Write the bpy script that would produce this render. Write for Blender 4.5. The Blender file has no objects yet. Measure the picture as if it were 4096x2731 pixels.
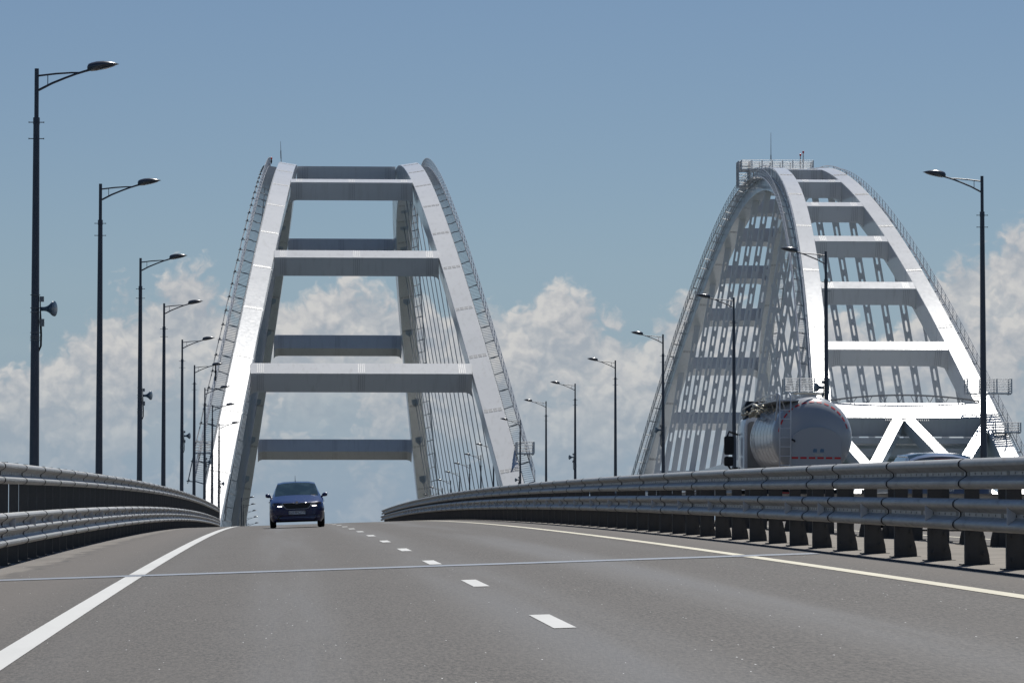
import bpy, math, random
from mathutils import Vector, Matrix
random.seed(7)
C = bpy.context.scene
COL = C.collection
PI = math.pi

# ---------------------------------------------------------------- camera, world, sun, exposure
cam_d = bpy.data.cameras.new('camera'); cam = bpy.data.objects.new('camera', cam_d); COL.objects.link(cam)
CAM_Z = 1.0275
cam.location = (0, 0, CAM_Z); cam.rotation_euler = (PI/2 + 0.05789, 0, -0.05492)
cam_d.sensor_width = 36.0; cam_d.lens = 149.75; cam_d.clip_start = 0.5; cam_d.clip_end = 90000
C.camera = cam

SUN_EL, SUN_AZ = math.radians(57), math.radians(20)      # azimuth to the right of the road's direction (+Y)
sun_d = bpy.data.lights.new('sun', 'SUN'); sun = bpy.data.objects.new('sun', sun_d); COL.objects.link(sun)
sun_d.energy = 5.0; sun_d.angle = math.radians(0.53); sun_d.color = (1.0, 0.975, 0.925)
sdir = Vector((math.sin(SUN_AZ)*math.cos(SUN_EL), math.cos(SUN_AZ)*math.cos(SUN_EL), math.sin(SUN_EL)))
sun.rotation_euler = sdir.to_track_quat('Z', 'Y').to_euler(); sun.location = (0, 0, 120)

C.view_settings.view_transform = 'Standard'; C.view_settings.look = 'None'
C.view_settings.exposure = 0.0; C.view_settings.gamma = 1.0; C.view_settings.use_curve_mapping = False
C.render.engine = 'CYCLES'; C.cycles.max_bounces = 6; C.cycles.use_denoising = True
C.cycles.sample_clamp_indirect = 6.0; C.cycles.caustics_reflective = False; C.cycles.caustics_refractive = False

class NT:
    """tiny helper round a node tree"""
    def __init__(s, tree): s.t = tree; s.n = tree.nodes; s.l = tree.links
    def new(s, typ, **kw):
        n = s.n.new(typ)
        for k, v in kw.items(): setattr(n, k, v)
        return n
    def put(s, sock, v):
        if isinstance(v, bpy.types.NodeSocket): s.l.new(v, sock)
        elif v is not None: sock.default_value = v
    def math(s, op, a, b=None, c=None, clamp=False):
        n = s.new('ShaderNodeMath', operation=op, use_clamp=clamp)
        for i, v in enumerate((a, b, c)):
            if v is not None: s.put(n.inputs[i], v)
        return n.outputs[0]
    def mix(s, f, a, b):
        n = s.new('ShaderNodeMix', data_type='RGBA'); s.put(n.inputs[0], f); s.put(n.inputs[6], a); s.put(n.inputs[7], b); return n.outputs[2]
    def ramp(s, f, stops, interp='LINEAR'):
        n = s.new('ShaderNodeValToRGB'); n.color_ramp.interpolation = interp
        e = n.color_ramp.elements
        while len(e) < len(stops): e.new(0.5)
        for el, (p, c) in zip(e, stops): el.position = p; el.color = c if len(c) == 4 else (*c, 1)
        s.put(n.inputs[0], f); return n.outputs[0]
    def rng(s, v, a, b, c=0.0, d=1.0, smooth=False):
        n = s.new('ShaderNodeMapRange', clamp=True); n.interpolation_type = 'SMOOTHSTEP' if smooth else 'LINEAR'
        for i, q in enumerate((v, a, b, c, d)): s.put(n.inputs[i], q)
        return n.outputs[0]
    def noise(s, vec, scale, detail=4, rough=0.5, dist=0.0):
        n = s.new('ShaderNodeTexNoise'); s.put(n.inputs['Vector'], vec); n.inputs['Scale'].default_value = scale
        n.inputs['Detail'].default_value = detail; n.inputs['Roughness'].default_value = rough; n.inputs['Distortion'].default_value = dist
        return n.outputs[0]
    def mapping(s, vec, scale=(1, 1, 1), loc=(0, 0, 0)):
        n = s.new('ShaderNodeMapping'); s.put(n.inputs[0], vec); n.inputs['Scale'].default_value = scale; n.inputs['Location'].default_value = loc; return n.outputs[0]

# ---- sky: Nishita, with a bank of summer cumulus along the horizon
world = bpy.data.worlds.new('World'); C.world = world; world.use_nodes = True
world.node_tree.nodes.clear(); w = NT(world.node_tree)
sky = w.new('ShaderNodeTexSky', sky_type='NISHITA'); sky.sun_disc = False
sky.sun_elevation = SUN_EL; sky.sun_rotation = SUN_AZ
sky.altitude = 300; sky.air_density = 1.0; sky.dust_density = 0.0; sky.ozone_density = 1.2
bg_sky = w.new('ShaderNodeBackground'); tint = w.new('ShaderNodeMix', data_type='RGBA', blend_type='MULTIPLY'); tint.inputs[0].default_value = 1; w.l.new(sky.outputs[0], tint.inputs[6]); tint.inputs[7].default_value = (.89, .955, 1.09, 1); w.l.new(tint.outputs[2], bg_sky.inputs[0]); bg_sky.inputs[1].default_value = 0.050
gen = w.new('ShaderNodeTexCoord').outputs['Generated']
sep = w.new('ShaderNodeSeparateXYZ'); w.l.new(gen, sep.inputs[0])
az = w.math('ARCTAN2', sep.outputs[0], sep.outputs[1]); el = w.math('ARCSINE', sep.outputs[2])
azd = w.math('MULTIPLY', az, 180/PI); eld = w.math('MULTIPLY', el, 180/PI)
comb = w.new('ShaderNodeCombineXYZ'); w.l.new(azd, comb.inputs[0]); w.l.new(eld, comb.inputs[1]); P = comb.outputs[0]
u = w.rng(azd, -3.73, 10.03)
crv = w.new('ShaderNodeFloatCurve'); w.l.new(u, crv.inputs[1])
pts = [(0, .50), (.03, .53), (.07, .60), (.11, .665), (.145, .69), (.18, .725), (.205, .715), (.235, .68), (.28, .68), (.335, .70), (.37, .685), (.405, .66), (.435, .64),
       (.47, .67), (.505, .66), (.54, .705), (.57, .67), (.60, .645), (.63, .62), (.665, .66), (.71, .69), (.80, .66), (.87, .60), (.91, .71), (.95, .80), (1.0, .84)]
cm = crv.mapping.curves[0]
while len(cm.points) < len(pts): cm.points.new(.5, .5)
for q, (a, b) in zip(cm.points, pts): q.location = (a, b); q.handle_type = 'AUTO'
crv.mapping.update()
hgt = w.math('MULTIPLY', crv.outputs[0], 6.0)                          # degrees of elevation
def noise2(vec, scale, detail, rough):
    n = w.new('ShaderNodeTexNoise', noise_dimensions='2D'); w.l.new(vec, n.inputs['Vector']); n.inputs['Scale'].default_value = scale; n.inputs['Detail'].default_value = detail; n.inputs['Roughness'].default_value = rough
    return n.outputs[0]
def puff(off):
    v = w.mapping(P, (1.0, 1.15, 1), (off[0], off[1], 3.3))
    wv = w.new('ShaderNodeTexNoise', noise_dimensions='2D'); w.l.new(v, wv.inputs['Vector']); wv.inputs['Scale'].default_value = 2.6; wv.inputs['Detail'].default_value = 3
    vm = w.new('ShaderNodeVectorMath', operation='MULTIPLY_ADD'); w.l.new(wv.outputs['Color'], vm.inputs[0]); vm.inputs[1].default_value = (.55, .55, 0); w.l.new(v, vm.inputs[2]); q = vm.outputs[0]
    big = noise2(v, 0.62, 1, 0.5)
    out = w.math('MULTIPLY', big, 0.0)
    for sc, k in ((0.95, .22), (2.4, .15), (5.4, .11)):
        vo = w.new('ShaderNodeTexVoronoi', voronoi_dimensions='2D', feature='SMOOTH_F1'); vo.inputs['Scale'].default_value = sc; vo.inputs['Smoothness'].default_value = .35; w.l.new(q, vo.inputs['Vector'])
        out = w.math('MULTIPLY_ADD', w.math('SUBTRACT', 1.0, vo.outputs['Distance']), k, out)
    out = w.math('MULTIPLY_ADD', noise2(q, 8.0, 4, .62), .10, out)
    return w.math('MULTIPLY_ADD', big, .50, out), out
n0, f0 = puff((0, 0)); n1, f1 = puff((-0.05, 0.14)); n2, f2 = puff((-.12, .38))
edge = w.math('ADD', w.math('SUBTRACT', hgt, eld), w.math('MULTIPLY', w.math('SUBTRACT', f0, 0.345), 2.4))
top = w.rng(edge, 0.0, 0.34, smooth=True)
body = w.rng(w.math('ADD', n0, w.math('MULTIPLY', w.math('SUBTRACT', eld, 2.4), 0.055)), 0.44, 0.60, smooth=True)
body = w.math('MAXIMUM', body, w.math('MULTIPLY', w.rng(edge, 2.3, 1.0, smooth=True), .88))
dens = w.math('MULTIPLY', top, w.math('MULTIPLY_ADD', body, 0.80, 0.16))
low = w.rng(eld, 1.2, 3.3, smooth=True)
dens = w.math('MULTIPLY', dens, w.math('MULTIPLY_ADD', low, 0.72, 0.24), clamp=True)
lit = w.math('ADD', w.math('MULTIPLY', w.math('SUBTRACT', f0, f1), 3.0), w.math('MULTIPLY', w.math('SUBTRACT', f0, f2), 2.0))
lit = w.math('ADD', w.math('ADD', lit, 0.42), w.math('MULTIPLY', w.rng(edge, 1.2, 0.0), 0.22), clamp=True)
ccol = w.ramp(lit, [(0, (.41, .445, .495)), (.35, (.49, .51, .54)), (.65, (.575, .58, .592)), (1, (.68, .67, .655))])
bg_c = w.new('ShaderNodeBackground'); w.l.new(ccol, bg_c.inputs[0]); bg_c.inputs[1].default_value = 0.92
# pale blue-grey murk under the clouds
murk = w.math('MULTIPLY', w.rng(eld, 5.2, 0.8, smooth=True), 0.85)
bg_m = w.new('ShaderNodeBackground'); w.l.new(w.mix(noise2(w.mapping(P, (.35, 2.2, 1)), 1.3, 3, .5), (.215, .315, .445, 1), (.285, .37, .475, 1)), bg_m.inputs[0])
m0 = w.new('ShaderNodeMixShader'); w.l.new(murk, m0.inputs[0]); w.l.new(bg_sky.outputs[0], m0.inputs[1]); w.l.new(bg_m.outputs[0], m0.inputs[2])
m1 = w.new('ShaderNodeMixShader'); w.l.new(dens, m1.inputs[0]); w.l.new(m0.outputs[0], m1.inputs[1]); w.l.new(bg_c.outputs[0], m1.inputs[2])
wo = w.new('ShaderNodeOutputWorld'); w.l.new(m1.outputs[0], wo.inputs[0])

# ---------------------------------------------------------------- materials
def material(name):
    m = bpy.data.materials.new(name); m.use_nodes = True; t = NT(m.node_tree)
    b = m.node_tree.nodes['Principled BSDF']; return m, t, b
def simple(name, col, rough=0.5, metal=0.0, coat=0.0, spec=0.5, var=0.0, scale=8.0, bump=0.0, rvar=0.0):
    m, t, b = material(name)
    b.inputs['Base Color'].default_value = (*col, 1); b.inputs['Roughness'].default_value = rough
    b.inputs['Metallic'].default_value = metal; b.inputs['Coat Weight'].default_value = coat; b.inputs['Specular IOR Level'].default_value = spec
    if var or bump or rvar:
        oc = t.new('ShaderNodeTexCoord').outputs['Object']; n = t.noise(oc, scale, 5, 0.6)
        if var:
            hi = tuple(min(1, c*(1+var)) for c in col); lo = tuple(c*(1-var) for c in col)
            t.put(b.inputs['Base Color'], t.mix(n, (*lo, 1), (*hi, 1)))
        if rvar: t.put(b.inputs['Roughness'], t.rng(n, .3, .7, rough-rvar, rough+rvar))
        if bump:
            bp = t.new('ShaderNodeBump'); bp.inputs['Strength'].default_value = bump; bp.inputs['Distance'].default_value = 0.02
            t.put(bp.inputs['Height'], n); t.put(b.inputs['Normal'], bp.outputs[0])
    return m

def paint_material():
    m, t, b = material('white_bridge_paint')
    oc = t.new('ShaderNodeTexCoord').outputs['Object']; oi = t.new('ShaderNodeObjectInfo').outputs['Random']
    big = t.noise(oc, 0.22, 5, 0.6); fine = t.noise(oc, 2.5, 5, 0.65)
    streak = t.noise(t.mapping(oc, (1.4, .5, .10)), 1.6, 4, 0.6)
    base = t.mix(big, (.57, .578, .582, 1), (.67, .674, .674, 1))
    base = t.mix(t.math('MULTIPLY', t.rng(streak, .52, .75), .28), base, (.36, .35, .32, 1))
    base = t.mix(t.math('MULTIPLY', oi, .10), base, (.42, .43, .44, 1))
    t.put(b.inputs['Base Color'], base)
    t.put(b.inputs['Roughness'], t.math('ADD', t.rng(fine, .3, .7, .135, .18), t.math('MULTIPLY', big, .03)))
    b.inputs['Specular IOR Level'].default_value = .16
    bp = t.new('ShaderNodeBump'); bp.inputs['Strength'].default_value = .04; bp.inputs['Distance'].default_value = .05
    t.put(bp.inputs['Height'], t.noise(oc, .8, 3, .5)); t.put(b.inputs['Normal'], bp.outputs[0])
    return m
def asphalt_material():
    m, t, b = material('asphalt')
    oc = t.new('ShaderNodeTexCoord').outputs['Object']; sp = t.new('ShaderNodeSeparateXYZ'); t.l.new(oc, sp.inputs[0])
    x, y = sp.outputs[0], sp.outputs[1]
    grit = t.noise(t.mapping(oc, (1, .16, 1)), 42, 4, .8); mid = t.noise(t.mapping(oc, (1, .25, 1)), 1.1, 5, .6); lon = t.noise(t.mapping(oc, (1.3, .012, 1)), 1.0, 4, .55)
    col = t.mix(t.rng(grit, .36, .66), (.010, .0088, .0078, 1), (.114, .100, .087, 1))
    col = t.mix(t.math('MULTIPLY', t.rng(mid, .4, .65), .38), col, (.072, .064, .057, 1))
    # polished wheel tracks: slightly darker, smoother bands
    tr = t.math('ABSOLUTE', t.math('SINE', t.math('MULTIPLY', t.math('ADD', x, 1.75 + .95), PI/1.88)))
    tr = t.math('POWER', tr, 3.0)
    lane = t.math('MULTIPLY', t.rng(x, -1.6, -1.0), t.rng(x, 5.6, 5.0))
    band = t.math('MULTIPLY', t.math('MULTIPLY', tr, lane), t.rng(lon, .3, .65))
    col = t.mix(t.math('MULTIPLY', band, .45), col, (.052, .053, .054, 1))
    # dusty shoulders
    sh = t.math('MAXIMUM', t.rng(x, -1.9, -2.6), t.rng(x, 5.9, 6.5))
    col = t.mix(t.math('MULTIPLY', sh, .55), col, (.100, .085, .073, 1))
    wob = t.math('MULTIPLY_ADD', t.math('SUBTRACT', t.noise(t.mapping(oc, (1, .22, 1)), 1.3, 6, .7), .5), 1.1, x)
    sand = t.math('MULTIPLY', t.rng(wob, -3.42, -3.6), t.rng(mid, .25, .55))
    col = t.mix(t.math('MULTIPLY', sand, .62), col, (.19, .17, .148, 1))
    dirt = t.math('MULTIPLY', t.math('MULTIPLY', t.rng(wob, -3.62, -3.5), t.rng(wob, -3.22, -3.42)), t.rng(t.noise(t.mapping(oc, (2.5, .5, 1)), 1.7, 6, .75), .48, .58))
    col = t.mix(t.math('MULTIPLY', dirt, .85), col, (.03, .028, .026, 1))
    # glassy stones
    vo = t.new('ShaderNodeTexVoronoi'); vo.inputs['Scale'].default_value = 26.0; t.l.new(t.mapping(oc, (1, .16, 1)), vo.inputs['Vector'])
    sc = t.new('ShaderNodeSeparateColor'); t.l.new(vo.outputs['Color'], sc.inputs[0])
    dot = t.math('MULTIPLY', t.math('LESS_THAN', vo.outputs['Distance'], .13), t.math('GREATER_THAN', sc.outputs[0], .965))
    col = t.mix(t.math('MULTIPLY', dot, .8), col, (.8, .8, .8, 1))
    t.put(b.inputs['Base Color'], col); t.put(b.inputs['Roughness'], t.rng(band, 0, 1, .78, .60)); b.inputs['Specular IOR Level'].default_value = .42
    bp = t.new('ShaderNodeBump'); bp.inputs['Strength'].default_value = .55; bp.inputs['Distance'].default_value = .008
    t.put(bp.inputs['Height'], grit); t.put(b.inputs['Normal'], bp.outputs[0])
    return m
def marking_material(name, col):
    m, t, b = material(name)
    oc = t.new('ShaderNodeTexCoord').outputs['Object']
    g = t.noise(oc, 45, 4, .7); wv = t.noise(t.mapping(oc, (1, .2, 1)), 1.4, 5, .6)
    c = t.mix(t.math('MULTIPLY', t.rng(g, .55, .8), .5), (*col, 1), tuple(k*.35 for k in col) + (1,))
    c = t.mix(t.math('MULTIPLY', t.rng(wv, .45, .75), .35), c, tuple(k*.6 for k in col) + (1,))
    t.put(b.inputs['Base Color'], c); b.inputs['Roughness'].default_value = .65
    return m
def galvanised(name, lo, hi, rough, metal):
    m, t, b = material(name)
    oc = t.new('ShaderNodeTexCoord').outputs['Object']; oi = t.new('ShaderNodeObjectInfo').outputs['Random']
    n = t.noise(t.mapping(oc, (1, .25, 1)), 2.2, 6, .65); d = t.noise(t.mapping(oc, (1, .6, 3)), 5.0, 6, .7)
    c = t.mix(n, (*lo, 1), (*hi, 1)); c = t.mix(t.math('MULTIPLY', oi, .25), c, (*lo, 1))
    c = t.mix(t.math('MULTIPLY', t.rng(d, .55, .72), .45), c, (.12, .105, .09, 1))
    t.put(b.inputs['Base Color'], c); b.inputs['Metallic'].default_value = metal
    t.put(b.inputs['Roughness'], t.rng(d, .3, .7, rough-.07, rough+.12))
    return m
M = {}
M['paint'] = paint_material(); M['asphalt'] = asphalt_material()
M['line_white'] = marking_material('white_road_paint', (.52, .52, .505)); M['line_yellow'] = marking_material('yellowed_road_paint', (.58, .54, .42))
M['rail'] = galvanised('galvanised_steel', (.25, .255, .25), (.39, .39, .38), .45, .25)
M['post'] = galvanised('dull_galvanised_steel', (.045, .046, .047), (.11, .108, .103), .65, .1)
M['joint'] = simple('worn_joint_steel', (.22, .235, .26), .42, .3, var=.25, scale=3)
M['seal'] = simple('bitumen', (.02, .02, .02), .8, var=.3, scale=4)
M['sand'] = simple('sandy_concrete', (.20, .178, .15), .9, var=.6, scale=2.2, bump=.4)
M['concrete'] = simple('deck_concrete', (.32, .31, .29), .85, var=.2, scale=1)
M['steel_deck'] = simple('grey_deck_steel', (.42, .44, .46), .5, var=.12, scale=.4)
M['pole'] = simple('dark_grey_pole_paint', (.060, .070, .092), .42, var=.2, scale=2)
M['lamp'] = simple('lamp_housing', (.06, .068, .085), .25, coat=.3)
M['lampglass'] = simple('lamp_glass', (.35, .36, .38), .15)
M['horn'] = simple('horn_blue_grey', (.06, .095, .135), .25, coat=.2)
M['box'] = simple('grey_box', (.22, .23, .24), .5)
M['black'] = simple('black_plastic', (.012, .012, .013), .45)
M['walk'] = simple('galvanised_walkway', (.50, .51, .52), .40, .45, var=.15, scale=1.5)
M['bolt'] = simple('splice_bolts', (.20, .205, .215), .55)
M['bolt_pale'] = simple('painted_bolts', (.40, .405, .41), .5)
M['lug_reflection'] = simple('blue_reflection_colour', (.24, .31, .40), .5, var=.15, scale=.5)  # hanger lugs: their blue reflection is put into the base colour
M['cable'] = simple('cable_sheath', (.34, .355, .37), .45)
M['red'] = simple('red_lamp', (.55, .01, .015), .3)
M['redtape'] = simple('red_reflective_tape', (.62, .02, .02), .45)
M['blue'] = simple('blue_car_paint', (.002, .012, .085), .22, .1, coat=.6)
M['greycar'] = simple('grey_blue_car_paint', (.10, .12, .17), .3, .4, coat=.9)
M['tyre'] = simple('tyre_rubber', (.012, .012, .012), .8)
M['alloy'] = simple('alloy', (.4, .4, .42), .3, .9)
M['chrome'] = simple('chrome', (.8, .8, .82), .12, 1.0)
M['plate'] = simple('number_plate', (.80, .81, .82), .4)
M['tank'] = simple('white_tank_paint', (.40, .415, .435), .26, coat=.15, var=.03, scale=.6)
M['tankgrey'] = simple('grime_beige_panel', (.50, .47, .41), .5, var=.15, scale=2)
M['cab'] = simple('white_cab_paint', (.62, .64, .67), .3, coat=.4, var=.05, scale=2)
M['cabgrey'] = simple('grey_cab_rear', (.20, .195, .19), .5, var=.1, scale=3)
M['pipes'] = simple('sun_bleached_fittings', (.50, .47, .38), .45, .3, var=.25, scale=6)
M['sticker'] = simple('blue_sticker', (.10, .19, .30), .4)
M['skin'] = simple('skin', (.45, .28, .2), .6); M['shirt'] = simple('pale_shirt', (.45, .47, .5), .8)
M['tail'] = simple('tail_lamp_red', (.35, .01, .01), .2, coat=.5)
m, t, b = material('windscreen_glass'); b.inputs['Base Color'].default_value = (.55, .68, .66, 1); b.inputs['Transmission Weight'].default_value = .75; b.inputs['Roughness'].default_value = .03; b.inputs['IOR'].default_value = 1.3; M['glass'] = m
m, t, b = material('daylight_lamp'); b.inputs['Emission Color'].default_value = (1, .97, .92, 1); b.inputs['Emission Strength'].default_value = 3.5; M['drl'] = m
M['headlight'] = simple('headlight_glass', (.10, .105, .12), .12, .3, coat=.6)
m, t, b = material('sea_water'); b.inputs['Base Color'].default_value = (.035, .058, .066, 1); b.inputs['Roughness'].default_value = .22
oc = t.new('ShaderNodeTexCoord').outputs['Object']; bp = t.new('ShaderNodeBump'); bp.inputs['Strength'].default_value = .6; bp.inputs['Distance'].default_value = 1.0
t.put(bp.inputs['Height'], t.noise(oc, .12, 6, .6)); t.put(b.inputs['Normal'], bp.outputs[0]); M['sea'] = m

# ---------------------------------------------------------------- mesh helpers
class MB:
    def __init__(s): s.v = []; s.f = []
    def add(s, vs, fs):
        k = len(s.v); s.v += [tuple(q) for q in vs]; s.f += [tuple(i + k for i in f) for f in fs]; return s
    def box(s, c, ax, ay, az):
        """centre and three half-axis vectors"""
        c, ax, ay, az = Vector(c), Vector(ax), Vector(ay), Vector(az)
        vs = [c + ax*i + ay*j + az*k for k in (-1, 1) for j in (-1, 1) for i in (-1, 1)]
        return s.add(vs, [(0, 2, 3, 1), (4, 5, 7, 6), (0, 1, 5, 4), (2, 6, 7, 3), (0, 4, 6, 2), (1, 3, 7, 5)])
    def bx(s, x0, x1, y0, y1, z0, z1):
        return s.box(((x0+x1)/2, (y0+y1)/2, (z0+z1)/2), ((x1-x0)/2, 0, 0), (0, (y1-y0)/2, 0), (0, 0, (z1-z0)/2))
    def bevbox(s, x0, x1, y0, y1, z0, z1, r):
        """box with chamfered vertical-plane outline (rounded in x-z)"""
        loop = [(x0+r, z0), (x1-r, z0), (x1-.3*r, z0+.3*r), (x1, z0+r), (x1, z1-r), (x1-.3*r, z1-.3*r), (x1-r, z1), (x0+r, z1), (x0+.3*r, z1-.3*r), (x0, z1-r), (x0, z0+r), (x0+.3*r, z0+.3*r)]
        return s.prism([(x, y0, z) for x, z in loop], (0, y1-y0, 0))
    def prism(s, loop, vec):
        n = len(loop); vec = Vector(vec); vs = [Vector(q) for q in loop]; vs += [q + vec for q in vs]
        return s.add(vs, [tuple(range(n))[::-1], tuple(range(n, 2*n))] + [(i, (i+1) % n, n+(i+1) % n, n+i) for i in range(n)])
    def tube(s, p, q, r, n=6, r2=None, caps=True):
        return s.path([p, q], [r, r if r2 is None else r2], n, caps)
    def path(s, pts, rad, n=6, caps=True):
        pts = [Vector(q) for q in pts]
        if not isinstance(rad, (list, tuple)): rad = [rad]*len(pts)
        rings = []; up = None
        for i, q in enumerate(pts):
            d = (pts[min(i+1, len(pts)-1)] - pts[max(i-1, 0)]).normalized()
            if up is None: up = d.cross(Vector((0, 0, 1)) if abs(d.z) < .95 else Vector((0, 1, 0))).normalized()
            up = (up - d*up.dot(d)).normalized(); o = d.cross(up)
            rings.append([q + (up*math.cos(a) + o*math.sin(a))*rad[i] for a in (2*PI*j/n for j in range(n))])
        vs = [q for r in rings for q in r]; fs = []
        for i in range(len(rings)-1):
            for j in range(n): fs.append((i*n+j, i*n+(j+1) % n, (i+1)*n+(j+1) % n, (i+1)*n+j))
        if caps: fs += [tuple(range(n))[::-1], tuple((len(rings)-1)*n + j for j in range(n))]
        return s.add(vs, fs)
    def loft(s, secs, caps=True):
        n = len(secs[0]); vs = [q for r in secs for q in r]; fs = []
        for i in range(len(secs)-1):
            for j in range(n): fs.append((i*n+j, i*n+(j+1) % n, (i+1)*n+(j+1) % n, (i+1)*n+j))
        if caps: fs += [tuple(range(n))[::-1], tuple((len(secs)-1)*n + j for j in range(n))]
        return s.add(vs, fs)
    def mesh(s, name, mat, smooth=False, origin=None):
        me = bpy.data.meshes.new(name)
        vs = s.v if origin is None else [(x-origin[0], y-origin[1], z-origin[2]) for x, y, z in s.v]
        me.from_pydata(vs, [], s.f); me.materials.append(mat)
        import bmesh
        bm = bmesh.new(); bm.from_mesh(me); bmesh.ops.recalc_face_normals(bm, faces=bm.faces); bm.to_mesh(me); bm.free()
        if smooth:
            for p in me.polygons: p.use_smooth = True
            if smooth != 'all': me.set_sharp_from_angle(angle=math.radians(38))
        return me
    def build(s, name, mat, parent=None, smooth=False, origin=None):
        return link(name, s.mesh(name, mat, smooth, origin), parent)
def link(name, me, parent=None):
    o = bpy.data.objects.new(name, me); COL.objects.link(o); o.parent = parent; return o
def tag(o, label=None, cat=None, group=None, kind=None):
    for k, v in (('label', label), ('category', cat), ('group', group), ('kind', kind)):
        if v: o[k] = v
    return o
def thing(name, loc, label, cat, group=None, rotz=0.0):
    o = bpy.data.objects.new(name, None); COL.objects.link(o); o.location = loc; o.rotation_euler = (0, 0, rotz); o.empty_display_size = .3
    return tag(o, label, cat, group)
def copy_tree(o, parent=None):
    c = o.copy(); COL.objects.link(c); c.parent = parent
    for ch in o.children: copy_tree(ch, c)
    return c
def text_mesh(name, body, size, mat, parent, loc, rot, width=None, extrude=.003):
    cu = bpy.data.curves.new(name, 'FONT'); cu.body = body; cu.size = size; cu.align_x = 'CENTER'; cu.align_y = 'CENTER'; cu.extrude = extrude
    o = bpy.data.objects.new(name, cu); COL.objects.link(o)
    dg = bpy.context.evaluated_depsgraph_get(); me = bpy.data.meshes.new_from_object(o.evaluated_get(dg))
    bpy.data.objects.remove(o); me.materials.clear(); me.materials.append(mat)
    r = link(name, me, parent); r.location = loc; r.rotation_euler = rot
    if width:
        xs = [q.co.x for q in me.vertices]; k = width/(max(xs)-min(xs)); r.scale = (k, k, 1)
    return r

# ---------------------------------------------------------------- the road's geometry
G, IR, CROSS, XD, EC = 0.02626, 0.59446e-4, 0.0331, 1.999, 0.111e-5
XMID = 8.36
def smooth01(t): t = max(0., min(1., t)); return t*t*(3-2*t)
def rz(x, y):
    z = G*y - IR/2*y*y - 1.0*smooth01((y-375)/75) - .0035*max(0, y-443)
    c = CROSS*(x-XD) if x <= XMID else CROSS*(XMID-XD) - .005*(x-XMID)
    return z + c
def rp(x, y, dz=0.0): return Vector((x + EC*y*y, y, rz(x, y) + dz))
def slope(y): return (rz(0, y+1) - rz(0, y-1))/2
YS = [-40 + 6*i for i in range(int(960/6))]
def strip(name, xs, mat, dz=0.0, ys=YS, parent=None):
    mb = MB(); n = len(xs); vs = [rp(x, y, dz) for y in ys for x in xs]
    mb.add(vs, [(i*n+j, i*n+j+1, (i+1)*n+j+1, (i+1)*n+j) for i in range(len(ys)-1) for j in range(n-1)])
    return mb.build(name, mat, parent, smooth='all')
sea = MB().add([(-40000, -40000, -40), (40000, -40000, -40), (40000, 40000, -40), (-40000, 40000, -40)], [(0, 1, 2, 3)]).build('sea', M['sea']); tag(sea, kind='structure')
road = strip('road', [-4.45, -3, -1.75, 0, XD, 4, 5.8, 6.72], M['asphalt']); tag(road, kind='structure')
road2 = strip('road', [10.0, 11, 12.8, 14.7, 16.6, 18.6, 21.2], M['asphalt']); tag(road2, kind='structure')
md = strip('median_strip', [6.90, 7.6, XMID, 9.1, 9.82], M['sand'], .002); tag(md, kind='structure')
for a, b in ((6.72, 6.90), (9.82, 10.0)):
    tag(strip('joint_sealant', [a, b], M['seal'], -.004), kind='structure')
tag(strip('deck_edge', [-6.3, -4.45], M['concrete'], .001), kind='structure')
tag(strip('deck_edge', [21.2, 23.1], M['concrete'], .001), kind='structure')
# the steel box deck under it all
mb = MB()
secs = []
for y in YS[::4] + [YS[-1]]:
    secs.append([rp(-6.5, y, -.05), rp(-6.5, y, -.9), rp(-3.5, y, -3.2), rp(XMID, y, -3.4), rp(20, y, -3.2), rp(23.3, y, -.9), rp(23.3, y, -.05), rp(XMID, y, -.05)])
mb.loft(secs); tag(mb.build('bridge_deck', M['steel_deck']), kind='structure')

# painted lines
def line(name, xc, wd, mat, y0, y1, step=3.0, dz=.004):
    n = max(1, int((y1-y0)/step)); ys = [y0 + (y1-y0)*i/n for i in range(n+1)]
    mb = MB(); vs = []
    for y in ys: vs += [rp(xc-wd/2, y, dz), rp(xc+wd/2, y, dz)]
    mb.add(vs, [(2*i, 2*i+1, 2*i+3, 2*i+2) for i in range(n)]); return mb.mesh(name, mat, 'all')
for nm, x, wd, mt, yy in (('white_edge_line', -1.76, .205, 'line_white', 60), ('yellow_edge_line', 5.815, .165, 'line_yellow', 60), ('white_edge_line', 18.5, .2, 'line_white', 60), ('yellow_edge_line', 10.95, .165, 'line_yellow', 60)):
    tag(link(nm, line(nm, x, wd, M[mt], -30, 640)), kind='structure')
dash_root = None
for xd, ph in ((2.0, 29.64), (14.72, 27.0)):
    for k in range(-3, 30):
        y0 = ph + 12.17*k
        tag(link('lane_dash', line('lane_dash', xd, .158, M['line_white'], y0, y0+3.0)), kind='structure')

# expansion joint across the carriageway, a rib in the middle and two cover edges
def across(name, y0, y1, x0, x1, mat, dz):
    mb = MB(); xs = [x0 + (x1-x0)*i/12 for i in range(13)]; vs = []
    for x in xs: vs += [rp(x, y0, dz), rp(x, y1, dz)]
    mb.add(vs, [(2*i, 2*i+1, 2*i+3, 2*i+2) for i in range(12)]); return mb.build(name, mat)
for k, yj in enumerate((52.15, 262.)):
    for a, b in ((-4.4, 6.71), (10.01, 21.1)):
        tag(across('expansion_joint', yj+.25, yj+1.2, a, b, M['joint'], .006), kind='structure')
        tag(across('joint_gap', yj+1.2, yj+1.42, a, b, M['seal'], .005), kind='structure')

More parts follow.
